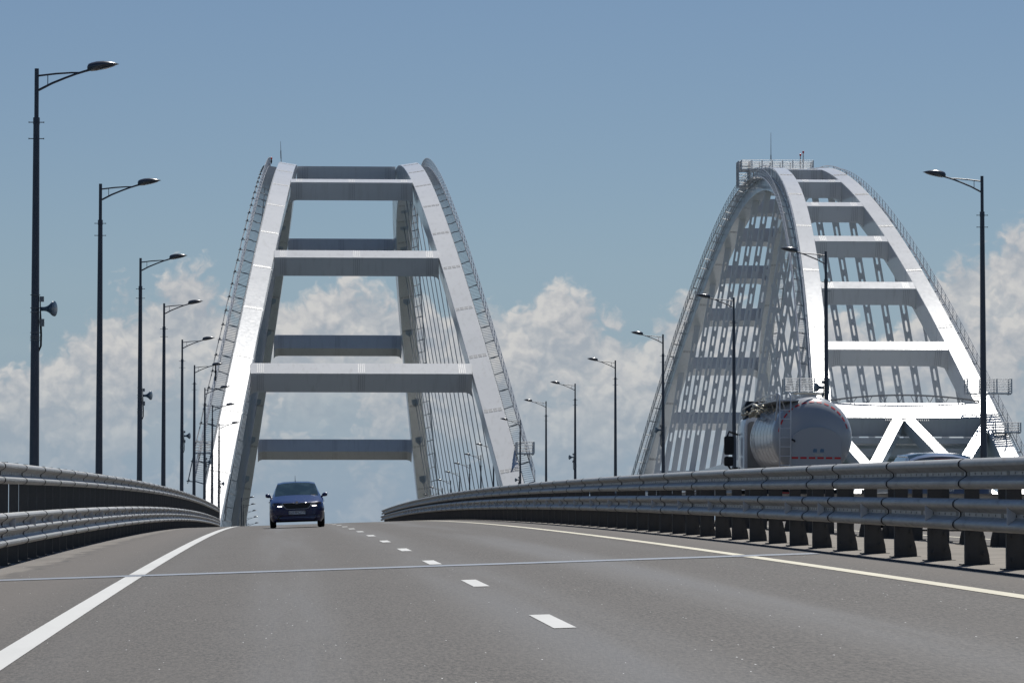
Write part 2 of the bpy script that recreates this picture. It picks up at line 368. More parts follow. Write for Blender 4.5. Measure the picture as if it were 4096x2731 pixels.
# ---------------------------------------------------------------- guardrails
def w_profile(h=.315, waves=2, d=.083):
    """outline of a corrugated rail seen along its length: (outward, up) pairs, thickness folded back"""
    if waves == 2: k = [(0, .22), (.05, .70), (.12, .96), (.19, 1), (.26, .93), (.33, .58), (.395, .16), (.44, 0), (.56, 0), (.605, .16), (.67, .58), (.74, .93), (.81, 1), (.88, .96), (.95, .70), (1, .22)]
    else: k = [(0, .22), (.04, .75), (.09, 1), (.15, .98), (.21, .60), (.26, .10), (.30, 0), (.345, 0), (.385, .12), (.43, .70), (.475, 1), (.525, 1), (.57, .70), (.615, .12), (.655, 0), (.70, 0), (.74, .10), (.79, .60), (.85, .98), (.91, 1), (.96, .75), (1, .22)]
    return [(d*q, h*(t-.5)) for t, q in k]
def rail_panel_mesh(name, length, side, h=.315, waves=2, d=.083):
    """runs along +Y from 0; side = +1 when its face looks toward +X"""
    pr = w_profile(h, waves, d); th = .006
    out = [(side*(a), z) for a, z in pr]; inn = [(side*(a-th*2), z) for a, z in pr][::-1]
    loop = out + inn; n = len(out); mb = MB()
    k = 2
    L = [-.03, length]
    vs = [(x, y, z) for y in L for x, z in loop]; m_ = len(loop)
    fs = [(j, (j+1) % m_, m_+(j+1) % m_, m_+j) for j in range(m_)]
    fs += [(j, j+1, m_-2-j, m_-1-j) for j in range(n-1)] + [(m_+j, m_+m_-1-j, m_+m_-2-j, m_+j+1) for j in range(n-1)]
    # overlap lip at the near end, a touch proud, so that the lap shows as a dark seam
    mb.add(vs, fs)
    lip = [(side*(a+.008), z) for a, z in pr]; lp = lip + [(side*(a+.001), z) for a, z in pr][::-1]
    mb.prism([(x, -.03, z) for x, z in lp], (0, .06, 0)) if False else None
    vs = [(x, y, z) for y in (-.045, .0) for x, z in lp]; m2 = len(lp)
    mb.add(vs, [(j, (j+1) % m2, m2+(j+1) % m2, m2+j) for j in range(m2)] + [(j, j+1, m2-2-j, m2-1-j) for j in range(n-1)] + [(m2+j, m2+m2-1-j, m2+m2-2-j, m2+j+1) for j in range(n-1)])
    return mb.mesh(name, M['rail'], True)
def seam_mesh(name, side, h, waves, d=.083):
    pr = w_profile(h*1.01, waves, d); a_ = [(side*(a+.0125), z) for a, z in pr]; b_ = [(side*(a+.002), z) for a, z in pr][::-1]; lp = a_+b_; n = len(pr); m2 = len(lp)
    vs = [(x, y, z) for y in (-.068, -.046) for x, z in lp]; mb = MB()
    mb.add(vs, [(j, (j+1) % m2, m2+(j+1) % m2, m2+j) for j in range(m2)] + [(j, j+1, m2-2-j, m2-1-j) for j in range(n-1)] + [(m2+j, m2+m2-1-j, m2+m2-2-j, m2+j+1) for j in range(n-1)])
    return mb.mesh(name, M['black'], True)
def slots_mesh(name, side, length, zs):
    mb = MB(); n = 13
    for i in range(n):
        y = length*(i+.5)/n; big = i in (0, 6, 12)
        for z in zs: mb.bx(*(sorted((0, side*.0025))), y-(.075 if big else .022), y+(.075 if big else .022), z-(.034 if big else .012), z+(.034 if big else .012))
    return mb.mesh(name, M['black'])
reflector_cache = {}
def place(o, x, y, dz):
    o.location = rp(x, y, dz); o.rotation_euler = (math.atan(slope(y)), 0, -math.atan(2*EC*y))
def reflector_mesh(side):
    mb = MB(); mb.prism([(side*.004, 0, -.050), (side*.004, 0, .050), (side*.088, 0, .085), (side*.088, 0, -.085)], (0, .012, 0)); return mb.mesh('reflector', M['plate'])

def guardrail(label, xface, side, rows, post_fn, y_posts, seams, refl_row, group):
    root = thing('guardrail', rp(xface, 60), label, 'guardrail', group)
    inv = Vector(root.location)
    pm = {}
    def child(name, me, x, y, dz, parent=root):
        o = link(name, me, parent); place(o, x, y, dz)
        if parent is root: o.location -= inv
        return o
    for r, (x, z, h, waves) in enumerate(rows):
        for i in range(len(seams)-1):
            L = seams[i+1]-seams[i]; key = (r, round(L, 2))
            if key not in pm:
                pm[key] = rail_panel_mesh('rail_panel', L, side, h, waves)
            o = child('rail_panel', pm[key], x, seams[i], z)
            if seams[i] < 190:
                kk = ('s', r)
                if kk not in pm: pm[kk] = seam_mesh('lap_seam', side, h, waves)
                link('lap_seam', pm[kk], o)
            if seams[i] < 150:
                kk = ('k', r, round(L, 2))
                if kk not in pm: pm[kk] = slots_mesh('bolt_slots', side, L, [0.0] if waves == 2 else [h/6 - h*0 , -h/6] )
                q = link('bolt_slots', pm[kk], o); q['kind'] = 'stuff'
            if r == refl_row and seams[i] < 240:
                kk = 'ref'
                if kk not in pm: pm[kk] = reflector_mesh(side)
                q = link('reflector', pm[kk], o); q.location = (0, L*.35, 0 if waves == 2 else h/6)
    pmesh = post_fn()
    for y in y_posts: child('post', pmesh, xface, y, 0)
    return root
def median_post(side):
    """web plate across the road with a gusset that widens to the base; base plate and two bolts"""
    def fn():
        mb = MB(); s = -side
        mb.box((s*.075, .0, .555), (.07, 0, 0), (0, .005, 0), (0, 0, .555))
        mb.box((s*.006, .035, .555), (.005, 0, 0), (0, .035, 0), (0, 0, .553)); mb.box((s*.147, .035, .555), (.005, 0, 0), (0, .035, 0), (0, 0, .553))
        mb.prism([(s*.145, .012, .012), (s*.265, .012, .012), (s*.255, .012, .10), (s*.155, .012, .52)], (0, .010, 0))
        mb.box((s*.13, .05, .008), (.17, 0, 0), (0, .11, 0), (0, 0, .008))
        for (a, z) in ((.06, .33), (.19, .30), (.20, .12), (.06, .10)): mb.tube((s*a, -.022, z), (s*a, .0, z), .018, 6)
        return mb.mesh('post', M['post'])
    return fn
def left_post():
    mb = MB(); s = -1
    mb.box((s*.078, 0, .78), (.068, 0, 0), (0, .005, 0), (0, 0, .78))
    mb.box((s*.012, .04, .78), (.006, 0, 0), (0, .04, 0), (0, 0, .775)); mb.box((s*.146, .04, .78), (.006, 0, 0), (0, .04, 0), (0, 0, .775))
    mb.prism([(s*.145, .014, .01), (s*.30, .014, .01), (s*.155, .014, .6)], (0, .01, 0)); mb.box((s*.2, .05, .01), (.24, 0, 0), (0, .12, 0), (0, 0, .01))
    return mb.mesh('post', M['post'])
def seq(a, d, lo, hi):
    k = math.ceil((lo-a)/d); out = []
    while a + k*d <= hi: out.append(a + k*d); k += 1
    return out
s_med = [33.4 - 5.2*i for i in range(6, 0, -1)] + [33.4, 38.7, 43.84, 49.08, 53.9, 56.57] + [56.57 + 5.27*i for i in range(1, 46)]
guardrail('grey double beam guardrail on the near side of the median, reflectors along its lower beam', 7.13, -1,
          [(7.12, .95, .315, 2), (7.06, .535, .325, 2)], median_post(-1), seq(41.45, 2.53, 3, 290), s_med, 1, 'guardrails along the median')
guardrail('grey double beam guardrail behind the median, beside the tanker lane', 9.59, 1,
          [(9.60, .95, .315, 2), (9.66, .535, .325, 2)], median_post(1), seq(40.3, 2.53, 4, 290), [y+1.7 for y in s_med], 1, 'guardrails along the median')
s_left = [67.4 + 5.3*i for i in range(-12, 42)]; 
guardrail('tall grey guardrail on the left edge with a three wave lower beam', -4.06, 1,
          [(-4.03, 1.385, .315, 2), (-4.0, .55, .50, 3)], left_post, seq(64.6, 2.55, 3, 290), s_left, 1, 'guardrails along the bridge edges')
guardrail('tall grey guardrail on the far right edge beyond the tanker lane', 20.8, -1,
          [(20.77, 1.385, .315, 2), (20.74, .55, .50, 3)], lambda: median_post(-1)(), seq(64.6, 5.1, 5, 290), [67.4 + 5.3*i for i in range(-12, 42)], 1, 'guardrails along the bridge edges')

# ---------------------------------------------------------------- street lamps
H_LAMP = 11.0
def lamp_proto(side, speaker):
    """side +1: arm reaches to +X"""
    root = bpy.data.objects.new('street_lamp', None); COL.objects.link(root); root.empty_display_size = .3
    n = 10
    pole = MB(); pole.path([(0, 0, 0), (0, 0, 5.5), (0, 0, 9.85)], [.122, .094, .071], n); pole.build('pole', M['pole'], root, True)
    up = MB(); up.path([(0, 0, 9.8), (0, 0, H_LAMP)], [.052, .050], n); up.build('upper_pole', M['pole'], root, True)
    cl = MB(); cl.tube((0, 0, 9.70), (0, 0, 9.86), .078, n)
    for z in (9.37, 9.75):
        cl.tube((-.165, 0, z), (.165, 0, z), .011, 5); cl.tube((0, -.165, z), (0, .165, z), .011, 5)
        for sx in (-1, 1): cl.tube((sx*.165, 0, z), (sx*.180, 0, z), .02, 6)
    cl.build('collar', M['pole'], root)
    s = side; a = MB()
    a.path([(s*.045, 0, H_LAMP-.165), (s*.45, 0, H_LAMP-.115), (s*.80, 0, H_LAMP-.090), (s*1.02, 0, H_LAMP-.085)], [.024, .023, .021, .018], 7)
    a.path([(s*.045, 0, H_LAMP-.50), (s*.35, 0, H_LAMP-.34), (s*.65, 0, H_LAMP-.215), (s*.90, 0, H_LAMP-.12), (s*1.10, 0, H_LAMP-.055), (s*1.24, 0, H_LAMP-.015)], [.030, .028, .027, .026, .028, .030], 7)
    a.tube((s*.255, 0, H_LAMP-.145), (s*.255, 0, H_LAMP-.385), .011, 5)
    a.build('arm', M['pole'], root, True)
    # cobra head: flattened teardrop sections along x
    secs = []
    for t, hw, zt, zb in ((0, .05, .02, -.05), (.03, .10, .075, -.085), (.10, .135, .105, -.10), (.22, .155, .135, -.085), (.36, .16, .145, -.05), (.50, .14, .135, -.01), (.62, .10, .11, .03), (.70, .055, .085, .06), (.735, .02, .075, .067)):
        x = s*(1.165 + t); z0 = H_LAMP + .045
        secs.append([(x, hw*math.cos(q), z0 + (zt+zb)/2 + (zt-zb)/2*math.sin(q)) for q in (2*PI*j/14 for j in range(14))])
    h = MB(); h.loft(secs); head = h.build('lamp_head', M['lamp'], root, 'all')
    g = MB(); g.loft([[(s*(1.165+t), hw*math.cos(q), H_LAMP + .035 + zc_ + .012*math.sin(q)) for q in (2*PI*j/10 for j in range(10))] for t, hw, zc_ in ((.30, .09, -.045), (.42, .11, -.02), (.56, .085, .02), (.64, .04, .05))])
    g.build('lens', M['lampglass'], head, 'all')
    if speaker:
        z0 = 5.42; x0 = s*.10
        hb = MB(); pr = [(.02, .035), (.10, .035), (.15, .045), (.20, .07), (.24, .10), (.275, .125), (.30, .132), (.305, .12)]
        d = Vector((s*.93, -.36, 0)); 
        hb.path([Vector((x0, -.02, z0)) + d*q*1.25 for q, r in pr], [r*1.38 for q, r in pr], 14)
        hn = hb.build('loudspeaker', M['horn'], root, 'all')
        bd = MB()
        for z in (z0+.32, z0+.02, z0-.08, z0-.55, z0-.64, z0-.68, z0-.73): bd.tube((0, 0, z), (0, 0, z+.012), .118, 12)
        bd.build('clamp_band', M['box'], root)
        bx = MB(); bx.bx(*sorted((s*.10, s*.20)), -.05, .05, z0+.17, z0+.29); bx.build('junction_box', M['box'], root)
        bx = MB(); bx.bx(*sorted((s*.12, s*.21)), -.05, .05, z0-.40, z0-.23); bx.build('junction_box', M['box'], root)
        cb = MB(); cb.path([(s*.115, 0, z0+.2), (s*.12, -.02, z0), (s*.125, 0, z0-.3), (s*.14, 0, z0-.6), (s*.135, 0, z0-.85), (s*.09, 0, z0-.98)], [.012, .014, .028, .024, .024, .012], 6); cb.build('feed_cable', M['black'], root, 'all')
    return root
S0, SA, SB = 98.68, 38.83, 35.41
stn = [S0]
for i in range(8): stn.append(stn[-1] + (SA if i % 2 else SB))
ordn = ['first', 'second', 'third', 'fourth', 'fifth', 'sixth', 'seventh', 'eighth', 'ninth', 'tenth', 'eleventh', 'twelfth', 'thirteenth', 'fourteenth', 'fifteenth', 'sixteenth', 'seventeenth', 'eighteenth', 'nineteenth', 'twentieth']
protos = {}
def lamp(side, speaker, x, y, label, group):
    k = (side, speaker)
    if k not in protos: protos[k] = lamp_proto(side, speaker); o = protos[k]
    else: o = copy_tree(protos[k])
    o.location = rp(x, y); tag(o, label, 'street lamp', group)
    for ch in o.children:
        if ch.name.startswith('loudspeaker'): ch['label'] = 'blue grey horn loudspeaker clamped to the pole'
    return o
XL, XR = -5.62, 22.34
gl, gr = 'street lamps along the left edge', 'street lamps along the right edge'
for i, y in enumerate(stn):
    sp = i % 2 == 0
    tail = 'with a horn loudspeaker on its pole' if sp else 'with a bare pole'
    if i == 0: lb = 'tallest and nearest dark lamp post on the left, horn loudspeaker on its pole'
    else: lb = '%s dark lamp post from the left frame edge, %s' % (ordn[i], tail)
    lamp(1, sp, XL, y, lb, gl)
    if i >= 1:
        lb = ('rightmost dark lamp post, arm reaching left, beyond the grey car' if i == 1 else
              'lamp post with horn loudspeaker rising behind the tanker truck' if i == 2 else
              '%s lamp post from the right frame edge, %s' % (ordn[i-1], tail))
        lamp(-1, i % 2 == 0, XR, y, lb, gr)
far = [443.6 + 28.35*k for k in range(11)]
for k, y in enumerate(far):
    if k >= 6: lamp(1, False, XL, y, '%s small lamp head from the top between the left arch leg and the blue car' % ordn[k-6], 'far street lamps on the arch span')
    if k <= 8: lamp(-1, False, XR - .1, y, '%s small lamp from the right among the cables of the road arch' % ordn[k], 'far street lamps on the arch span')

# ---------------------------------------------------------------- arches
class Arch:
    def __init__(s, da, zc, a, b, wt, tn, xc, rw, twist, dep, omax):
        s.da, s.zc, s.a, s.b, s.wt, s.tn, s.xc, s.rw, s.tw, s.dep, s.omax = da, zc, a*1e-3, b*1e-8, wt, tn, xc, rw, twist, dep, omax
    def z(s, o): return s.zc - s.a*o*o - s.b*o**4
    def P(s, o, sd): z = s.z(o); return Vector((s.xc + sd*(s.wt + s.tn*(s.zc-z)), s.da - o, z))
    def frame(s, o, sd):
        T = (s.P(o+.5, sd) - s.P(o-.5, sd)).normalized()
        A = Vector((sd*math.cos(s.tw), 0, math.sin(s.tw))); A = (A - T*A.dot(T)).normalized()
        N = A.cross(T); N = N if N.z > 0 else -N
        return s.P(o, sd), T, A, N
    def pt(s, o, sd, out, up):
        P, T, A, N = s.frame(o, sd); return P + A*out + N*up
    def cz(s, o):                                        # centre line for crossbeams
        P = Vector((s.xc, s.da - o, s.z(o))); T = (Vector((s.xc, s.da-o-.5, s.z(o+.5))) - Vector((s.xc, s.da-o+.5, s.z(o-.5)))).normalized()
        return P, T, Vector((0, -T.z, T.y)) * (1 if T.y > 0 else -1)
RA = Arch(542.0, 54.40, 3.252, -2.672, 7.30, .1683, 8.59, 2.13, .157, 3.3, 131)
LA = Arch(542.0, 54.24, 3.494, -3.144, 2.77, .166, 64.70, 1.86, .0295, 2.9, 126)

def rib(arch, root, org, splices, label):
    for sd in (-1, 1):
        cuts = [-arch.omax] + splices + [arch.omax]
        for i in range(len(cuts)-1):
            a, b = cuts[i], cuts[i+1]; n = max(1, int((b-a)/2.6)); secs = []
            for j in range(n+1):
                o = a + .012 + (b-a-.024)*j/n; h = arch.rw/2; c = .05; d = arch.dep
                secs.append([arch.pt(o, sd, x, y) for x, y in ((-h+c, 0), (h-c, 0), (h, -c), (h, -d+c), (h-c, -d), (-h+c, -d), (-h, -d+c), (-h, -c))])
            mb = MB(); mb.loft(secs); seg = mb.build('rib_segment', M['paint'], root, True, org)
            if i > 0:                                     # bolted splice at the segment's far end: ticks of bolts + cover plate on top, dark band below
                sp = MB(); h = arch.rw/2
                for grp in range(4):
                    for q in range(4):
                        x = -h + .12 + (arch.rw-.24)*((grp+.5)/4) + (q-1.5)*.095*arch.rw/2
                        P, T, A, N = arch.frame(a, sd)
                        for e in (-1, 1): sp.box(P + A*x + N*.012 + T*(e*.20), A*.028, T*.15, N*.014)
                        sp.box(P + A*x - N*(arch.dep+.012) , A*.022, T*.30, N*.010)
                sp.build('splice_bolts', M['bolt'], seg, False, org)
                pl = MB(); P, T, A, N = arch.frame(a, sd)
                pl.box(P + N*.002, A*(h-.06), T*.035, N*.008); pl.box(P - N*(arch.dep+.002), A*(h-.06), T*.22, N*.006)
                for q in (-1, 1): pl.box(P + A*(q*(h+.002)) - N*(arch.dep/2), A*.006, T*.16, N*(arch.dep/2-.15))
                pl.build('splice_plate', M['walk'], seg, False, org)
def crossbeam(arch, root, org, o, wb, dep, splice=True, gus=.45, mat='paint'):
    P, T, N = arch.cz(o); P = P - N*.04
    if abs(o) < 3 and arch is RA: P = P + N*.22
    def hw(up):                                          # inner half width at this level
        z = (P + N*up).z; return arch.wt + arch.tn*(arch.zc - z) - arch.rw/2*math.cos(arch.tw) + arch.tn*0
    X = Vector((1, 0, 0)); loop = []
    w0, w1 = hw(0) + .03 + abs(up_shift(arch, 0)), hw(-dep) + .03 - up_shift(arch, dep)
    # front outline with small gussets at the four corners
    pts = [(-w0, 0), (w0, 0), (w0 - 0 + (w1-w0)*.5, -dep*.5), (w1 + .02, -dep - gus), (w1 - gus*.55, -dep - gus*.28), (w1 - gus*1.5, -dep),
           (-w1 + gus*1.5, -dep), (-w1 + gus*.55, -dep - gus*.28), (-w1 - .02, -dep - gus), (-w0 - (w1-w0)*.5, -dep*.5)]
    mb = MB(); mb.prism([P + X*x + N*y - T*(wb/2) for x, y in pts], T*wb)
    cb = mb.build('crossbeam', M[mat], root, False, org)
    if splice:
        sp = MB()
        L = w0 - 1.0
        for cx in ((-L, 0, L) if w0 > 7 else (-L, L)):
            for q in range(4):
                x = cx + (q-1.5)*.2
                sp.box(P + X*x + N*.012, X*.035, T*(wb/2*.9), N*.01)
                sp.box(P + X*x - N*(dep/2) + T*(wb/2+.01), X*.03, T*.008, N*(dep/2*.85)); sp.box(P + X*x - N*(dep/2) - T*(wb/2+.01), X*.03, T*.008, N*(dep/2*.85))
                sp.box(P + X*x - N*(dep+.012), X*.03, T*(wb/2*.85), N*.008)
        sp.build('splice_bolts', M['bolt_pale'], cb, False, org)
    return cb
def up_shift(arch, d): return math.sin(arch.tw)*d*0.9
def walkway(arch, root, org, sd, x0, x1, level, o0, o1, tray=False, step=.36):
    """stepped maintenance walkway hung on the outer face of a rib: stringers, treads, handrail, posts"""
    n = int(abs(o1-o0)/3.4); st = MB(); hr = MB()
    os_ = [o0 + (o1-o0)*i/n for i in range(n+1)]
    for x in (x0, x1): st.path([arch.pt(o, sd, x, level) for o in os_], .07, 4)
    st.build('stringer', M['walk'], root, False, org)
    tr = MB(); k = int(abs(o1-o0)/step)
    for i in range(k):
        o = o0 + (o1-o0)*(i+.5)/k; p, q = arch.pt(o, sd, x0, level), arch.pt(o, sd, x1, level)
        d = (q-p)/2; tr.box((p+q)/2, d, (0, .12, 0), (0, 0, .018))
    o = tr.build('treads', M['walk'], root, False, org); o['kind'] = 'stuff'
    up = Vector((0, 0, 1))
    for z in (1.1, .75, .40): hr.path([arch.pt(o, sd, x1, level) + up*z for o in os_], .035 if z > 1 else .026, 4)
    hr.build('handrail', M['walk'], root, False, org)
    hp = MB()
    for i in range(2*n+1):
        o = o0 + (o1-o0)*i/(2*n); q = arch.pt(o, sd, x1, level); hp.tube(q, q + up*1.12, .035, 4)
        if i % 2 == 0: hp.tube(arch.pt(o, sd, arch.rw/2-.02, level-.25), arch.pt(o, sd, x1+.05, level-.05), .06, 4)
    hp.build('handrail_posts', M['walk'], root, False, org)
    if tray:
        tb = MB(); tb.path([arch.pt(o, sd, x1+.62, level-.35) + up*(.10*math.sin(i*2.2)) for i, o in enumerate(os_)], .055, 4)
        for i, o in enumerate(os_):
            q = arch.pt(o, sd, x1, level-.15); r = arch.pt(o, sd, x1+.75, level-.2); tb.tube(q, r, .05, 4); tb.box(arch.pt(o, sd, x1+.55, level-.05), (.10, 0, 0), (0, .10, 0), (0, 0, .06))
        tb.build('cable_tray', M['bolt'], root, False, org)

# --- road arch
org = (RA.xc, RA.da, 5.8)
road_arch = thing('road_arch', org, 'white steel arch over the road with thin cable hangers and wide crossbeams', 'arch bridge')
seg = 10.974
rib(RA, road_arch, org, [k*seg for k in range(-11, 12)], 'road')
for o in (0.9, 40.75, 72.85, 101.4, -42.4, -74.6, -102.9): crossbeam(RA, road_arch, org, o, 2.45, 2.15)
for sd in (-1, 1):
    for k in range(-12, 13):
        o = 4.7 + k*10.2
        top = RA.pt(o, sd, 0, -RA.dep + .05); zb = rz(XMID, RA.da-o) - .4
        if top.z < zb + 2: continue
        bx_ = RA.xc + sd*(RA.wt + RA.tn*(RA.zc - zb))
        ca = MB(); ca.tube(top, (bx_, RA.da - o, zb), .052, 6); ca.build('hanger_cable', M['cable'], road_arch, 'all', org)
        if -115 < o < 115:
            gs = MB(); P, T, A, N = RA.frame(o, sd); q = P - N*(RA.dep+.004)
            gs.prism([q - A*.55 + T*1.1, q + A*.55 + T*1.1, q + A*.55 - T*.2, q - T*1.3, q - A*.55 - T*.2], -N*.01); gs.build('hanger_lug', M['lug_reflection'], road_arch, False, org)
    walkway(RA, road_arch, org, sd, RA.rw/2+.12, RA.rw/2+1.2, -.75, -122, 122, tray=(sd < 0))
# end platform on the right foot, mast and warning lamps on the crown
def platform(root, org, c, lx, ly, h=1.15, bars=4, name='platform'):
    c = Vector(c); mb = MB()
    for i in range(7): mb.box(c + Vector((0, ly*(i-3)/3.0, 0)), (lx, 0, 0), (0, .07, 0), (0, 0, .05))
    for i in range(3): mb.box(c + Vector((lx*(i-1)*.96, 0, -.07)), (.05, 0, 0), (0, ly, 0), (0, 0, .05))
    f = mb.build(name, M['walk'], root, False, org)
    r = MB()
    cor = [c + Vector((sx*lx, sy*ly, 0)) for sx, sy in ((-1, -1), (1, -1), (1, 1), (-1, 1))]
    nx = max(1, int(lx*2/1.2))
    for i in range(4):
        p, q = cor[i], cor[(i+1) % 4]; m_ = nx if i % 2 == 0 else max(1, int(ly*2/1.2))
        for j in range(m_): a = p + (q-p)*(j/m_); r.box(a + Vector((0, 0, h/2)), (.06, 0, 0), (0, .06, 0), (0, 0, h/2))
        for b in range(bars): z = h*(b+1)/bars; r.tube(p + Vector((0, 0, z)), q + Vector((0, 0, z)), .032, 4)
    r.build('railing', M['walk'], f, False, org)
    return f
q = RA.pt(118, 1, RA.rw/2 + .9, -.2); platform(road_arch, org, q, .85, 1.2)
q = RA.pt(118, -1, RA.rw/2 + .9, -.2); platform(road_arch, org, q, .85, 1.2)
mb = MB(); q = RA.pt(4, -1, -.85, 0); q.x -= .05
q = RA.pt(0, -1, RA.rw/2 - .1, 0)
mb.path([q, q + Vector((-.05, 0, 1.4)), q + Vector((-.12, 0, 3.4))], [.05, .05, .02], 5); mb.tube(q + Vector((-.05, 0, 1.2)), q + Vector((-.08, 0, 2.2)), .07, 5); mb.build('lightning_rod', M['bolt'], road_arch, False, org)
def warning_light(root, org, q, h, n=1, dark=True):
    q = Vector(q); mb = MB(); mb.tube(q, q + Vector((0, 0, h)), .07, 6); mb.box(q + Vector((0, 0, h*.6)), (.11, 0, 0), (0, .11, 0), (0, 0, .12)); f = mb.build('warning_light', M['black' if dark else 'walk'], root, False, org)
    l = MB(); l.path([q + Vector((0, 0, h + z)) for z in (0, .08, .22, .3)], [.09, .13, .13, .05], 8); l.build('red_lens', M['red'], f, 'all', org)
warning_light(road_arch, org, RA.pt(0, -1, RA.rw/2 + .95, .35) + Vector((-.3, 0, 0)), .55)
warning_light(road_arch, org, RA.pt(104.5, -1, RA.rw/2 + 1.2, -.2), 1.6)

# --- rail arch
org = (LA.xc, LA.da, 10)
rail_arch = thing('rail_arch', org, 'white steel arch on the right with slotted plate hangers and stairs up its sides', 'arch bridge')
seg2 = 14.378
rib(LA, rail_arch, org, [1.11*seg2 + k*seg2 for k in range(-9, 8) if abs(1.11*seg2 + k*seg2) < 124], 'rail')
for o in [7.1, 21.4, 35.6, 49.8, 63.6, 77.6, 92.1]:
    crossbeam(LA, rail_arch, org, o, 2.0, 1.95, True, .8); crossbeam(LA, rail_arch, org, -o, 2.0, 1.95, False, .8)
portal = crossbeam(LA, rail_arch, org, 105.2, 3.2, 2.2, False, .5); crossbeam(LA, rail_arch, org, -107, 2.6, 2.4, False, .5)
portal.name = 'portal_beam'
# W bracing below the portal beam, lying in the slope of the ribs
def brace(root, org, o_a, x_a, o_b, x_b, wd, dp, up=-.05):
    def q(o, x): P, T, N = LA.cz(o); return P + Vector((x, 0, 0)) + N*up, N
    a, N = q(o_a, x_a); b, _ = q(o_b, x_b); d = (b-a); L = d.length; d.normalize(); s = d.cross(N).normalized()
    mb = MB(); mb.box((a+b)/2 - N*(dp/2), d*(L/2), s*(wd/2), N*(dp/2)); return mb.build('brace', M['paint'], root, False, org)
OB = 106.75
for sx, xn in ((-1, -5.15), (1, 3.95)):
    brace(rail_arch, org, OB, -.4 + sx*.55, 116.2, xn, 1.15, 1.3, -.06)
    brace(rail_arch, org, 116.0, xn - sx*.2, OB + .6, sx*8.2, 1.1, 1.3, -.065)
    brace(rail_arch, org, 115.9, xn - sx*.3, 121.5, sx*7.8, 1.1, 1.3, -.07)
P, T, N = LA.cz(116.2); mb = MB(); mb.box(P - N*.62 + Vector((-.6, 0, 0)), (4.3, 0, 0), T*.42, N*.54); mb.build('brace_chord', M['paint'], rail_arch, False, org)
mb = MB()
for sx in (-1, 1):
    P, T, N = LA.cz(115.9)
    for i in range(9):
        for j in range(4): mb.box(P + Vector((-.6 + sx*4.55 + (i-4)*.20, 0, 0)) + T*((j-1.5)*.28) + N*.0, (.05, 0, 0), T*.08, N*.02)
for i in range(22): P, T, N = LA.cz(107.1); mb.box(P + Vector((-2.3 + i*.21, 0, 0)) + N*.0, (.03, 0, 0), T*.16, N*.02)
mb.build('splice_bolts', M['bolt'], rail_arch, False, org)
# cable run on little legs over the portal beam
mb = MB(); P0, T, N = LA.cz(103.65)
arcp = [P0 + Vector((-8 + 16*i/20, 0,   .08 + .62*(1-((i-10)/10)**2))) for i in range(21)]
mb.path(arcp, .09, 5)
for i in range(1, 20): mb.tube(arcp[i], (arcp[i].x + (.35 if i % 2 else -.35), P0.y, P0.z), .035, 4)
mb.build('cable_run', M['bolt'], rail_arch, False, org)
# slotted plate hangers
ZD = 16.2
def hanger_mesh(L, wd, th):
    """plate in the x-z plane hanging down from z = 0, rounded slots cut through; face wide in x"""
    mb = MB(); top_solid, bot_solid, pit, sl, sw = 1.6, 5.2, 2.05, 1.35, .27
    if L < 10: bot_solid = 3.0
    n = max(0, int((L - top_solid - bot_solid)/pit)); h = wd/2; s = sw/2; c = s*.9
    if n == 0: return mb.bx(-h, h, -th, th, -L, 0)
    used = n*pit; y0 = -top_solid - (L - top_solid - bot_solid - used)*.5
    mb.bx(-h, h, -th, th, y0, 0)
    for i in range(n):
        a = y0 - i*pit; b = a - pit; m0, m1 = a - (pit-sl)/2, b + (pit-sl)/2
        # frame of the slot as six pieces: two cheeks, and top / bottom bridges with chamfered corners
        left = [(-h, -th, a), (-h, -th, b), (-s*.2, -th, b), (-s*.2, -th, m1), (-s, -th, m1+c), (-s, -th, m0-c), (-s*.2, -th, m0), (-s*.2, -th, a)]
        mb.prism(left, (0, 2*th, 0)); mb.prism([(-x, y, z) for x, y, z in left], (0, 2*th, 0))
        mb.bx(-s*.2+.002, s*.2-.002, -th*.98, th*.98, m0, a); mb.bx(-s*.2+.002, s*.2-.002, -th*.98, th*.98, b, m1)
    mb.bx(-h, h, -th, th, -L, y0 - used)
    return mb
lean = math.atan(LA.tn)
for sd in (-1, 1):
    for o in [-104.5, -92.1, -77.6, -63.6, -49.8, -35.6, -21.4, -7.1, 7.1, 21.4, 35.6, 49.8, 63.6, 77.6, 92.1, 104.5]:
        o += 1.2
        top = LA.pt(o, sd, 0, -LA.dep + .1)
        if top.z < ZD + 3: continue
        L = (top.z - ZD)/math.cos(lean)
        h = hanger_mesh(L, .80, .13).build('hanger_plate', M['paint'], rail_arch, False)
        h.location = top - Vector(org); h.rotation_euler = (0, -sd*lean, 0)
    walkway(LA, rail_arch, org, sd, LA.rw/2+.12, LA.rw/2+1.05, -1.2, -116, 118, step=.42)
# secondary rail beside the steps, raised above the rib's outer edge
for sd in (-1, 1):
    mb = MB()
    for k in range(-12, 12):
        o = k*9.6
        mb.path([LA.pt(o + 9.2*t, sd, LA.rw/2+.1, -.85) + Vector((0, 0, 1.05)) for t in (0, .3, .6, 1)], .06, 4)
        for t in (0, .5, 1): q = LA.pt(o + 9.2*t, sd, LA.rw/2+.1, -.85); mb.tube(q, q + Vector((0, 0, 1.05)), .04, 4)
    mb.build('inner_handrail', M['walk'], rail_arch, False, org)
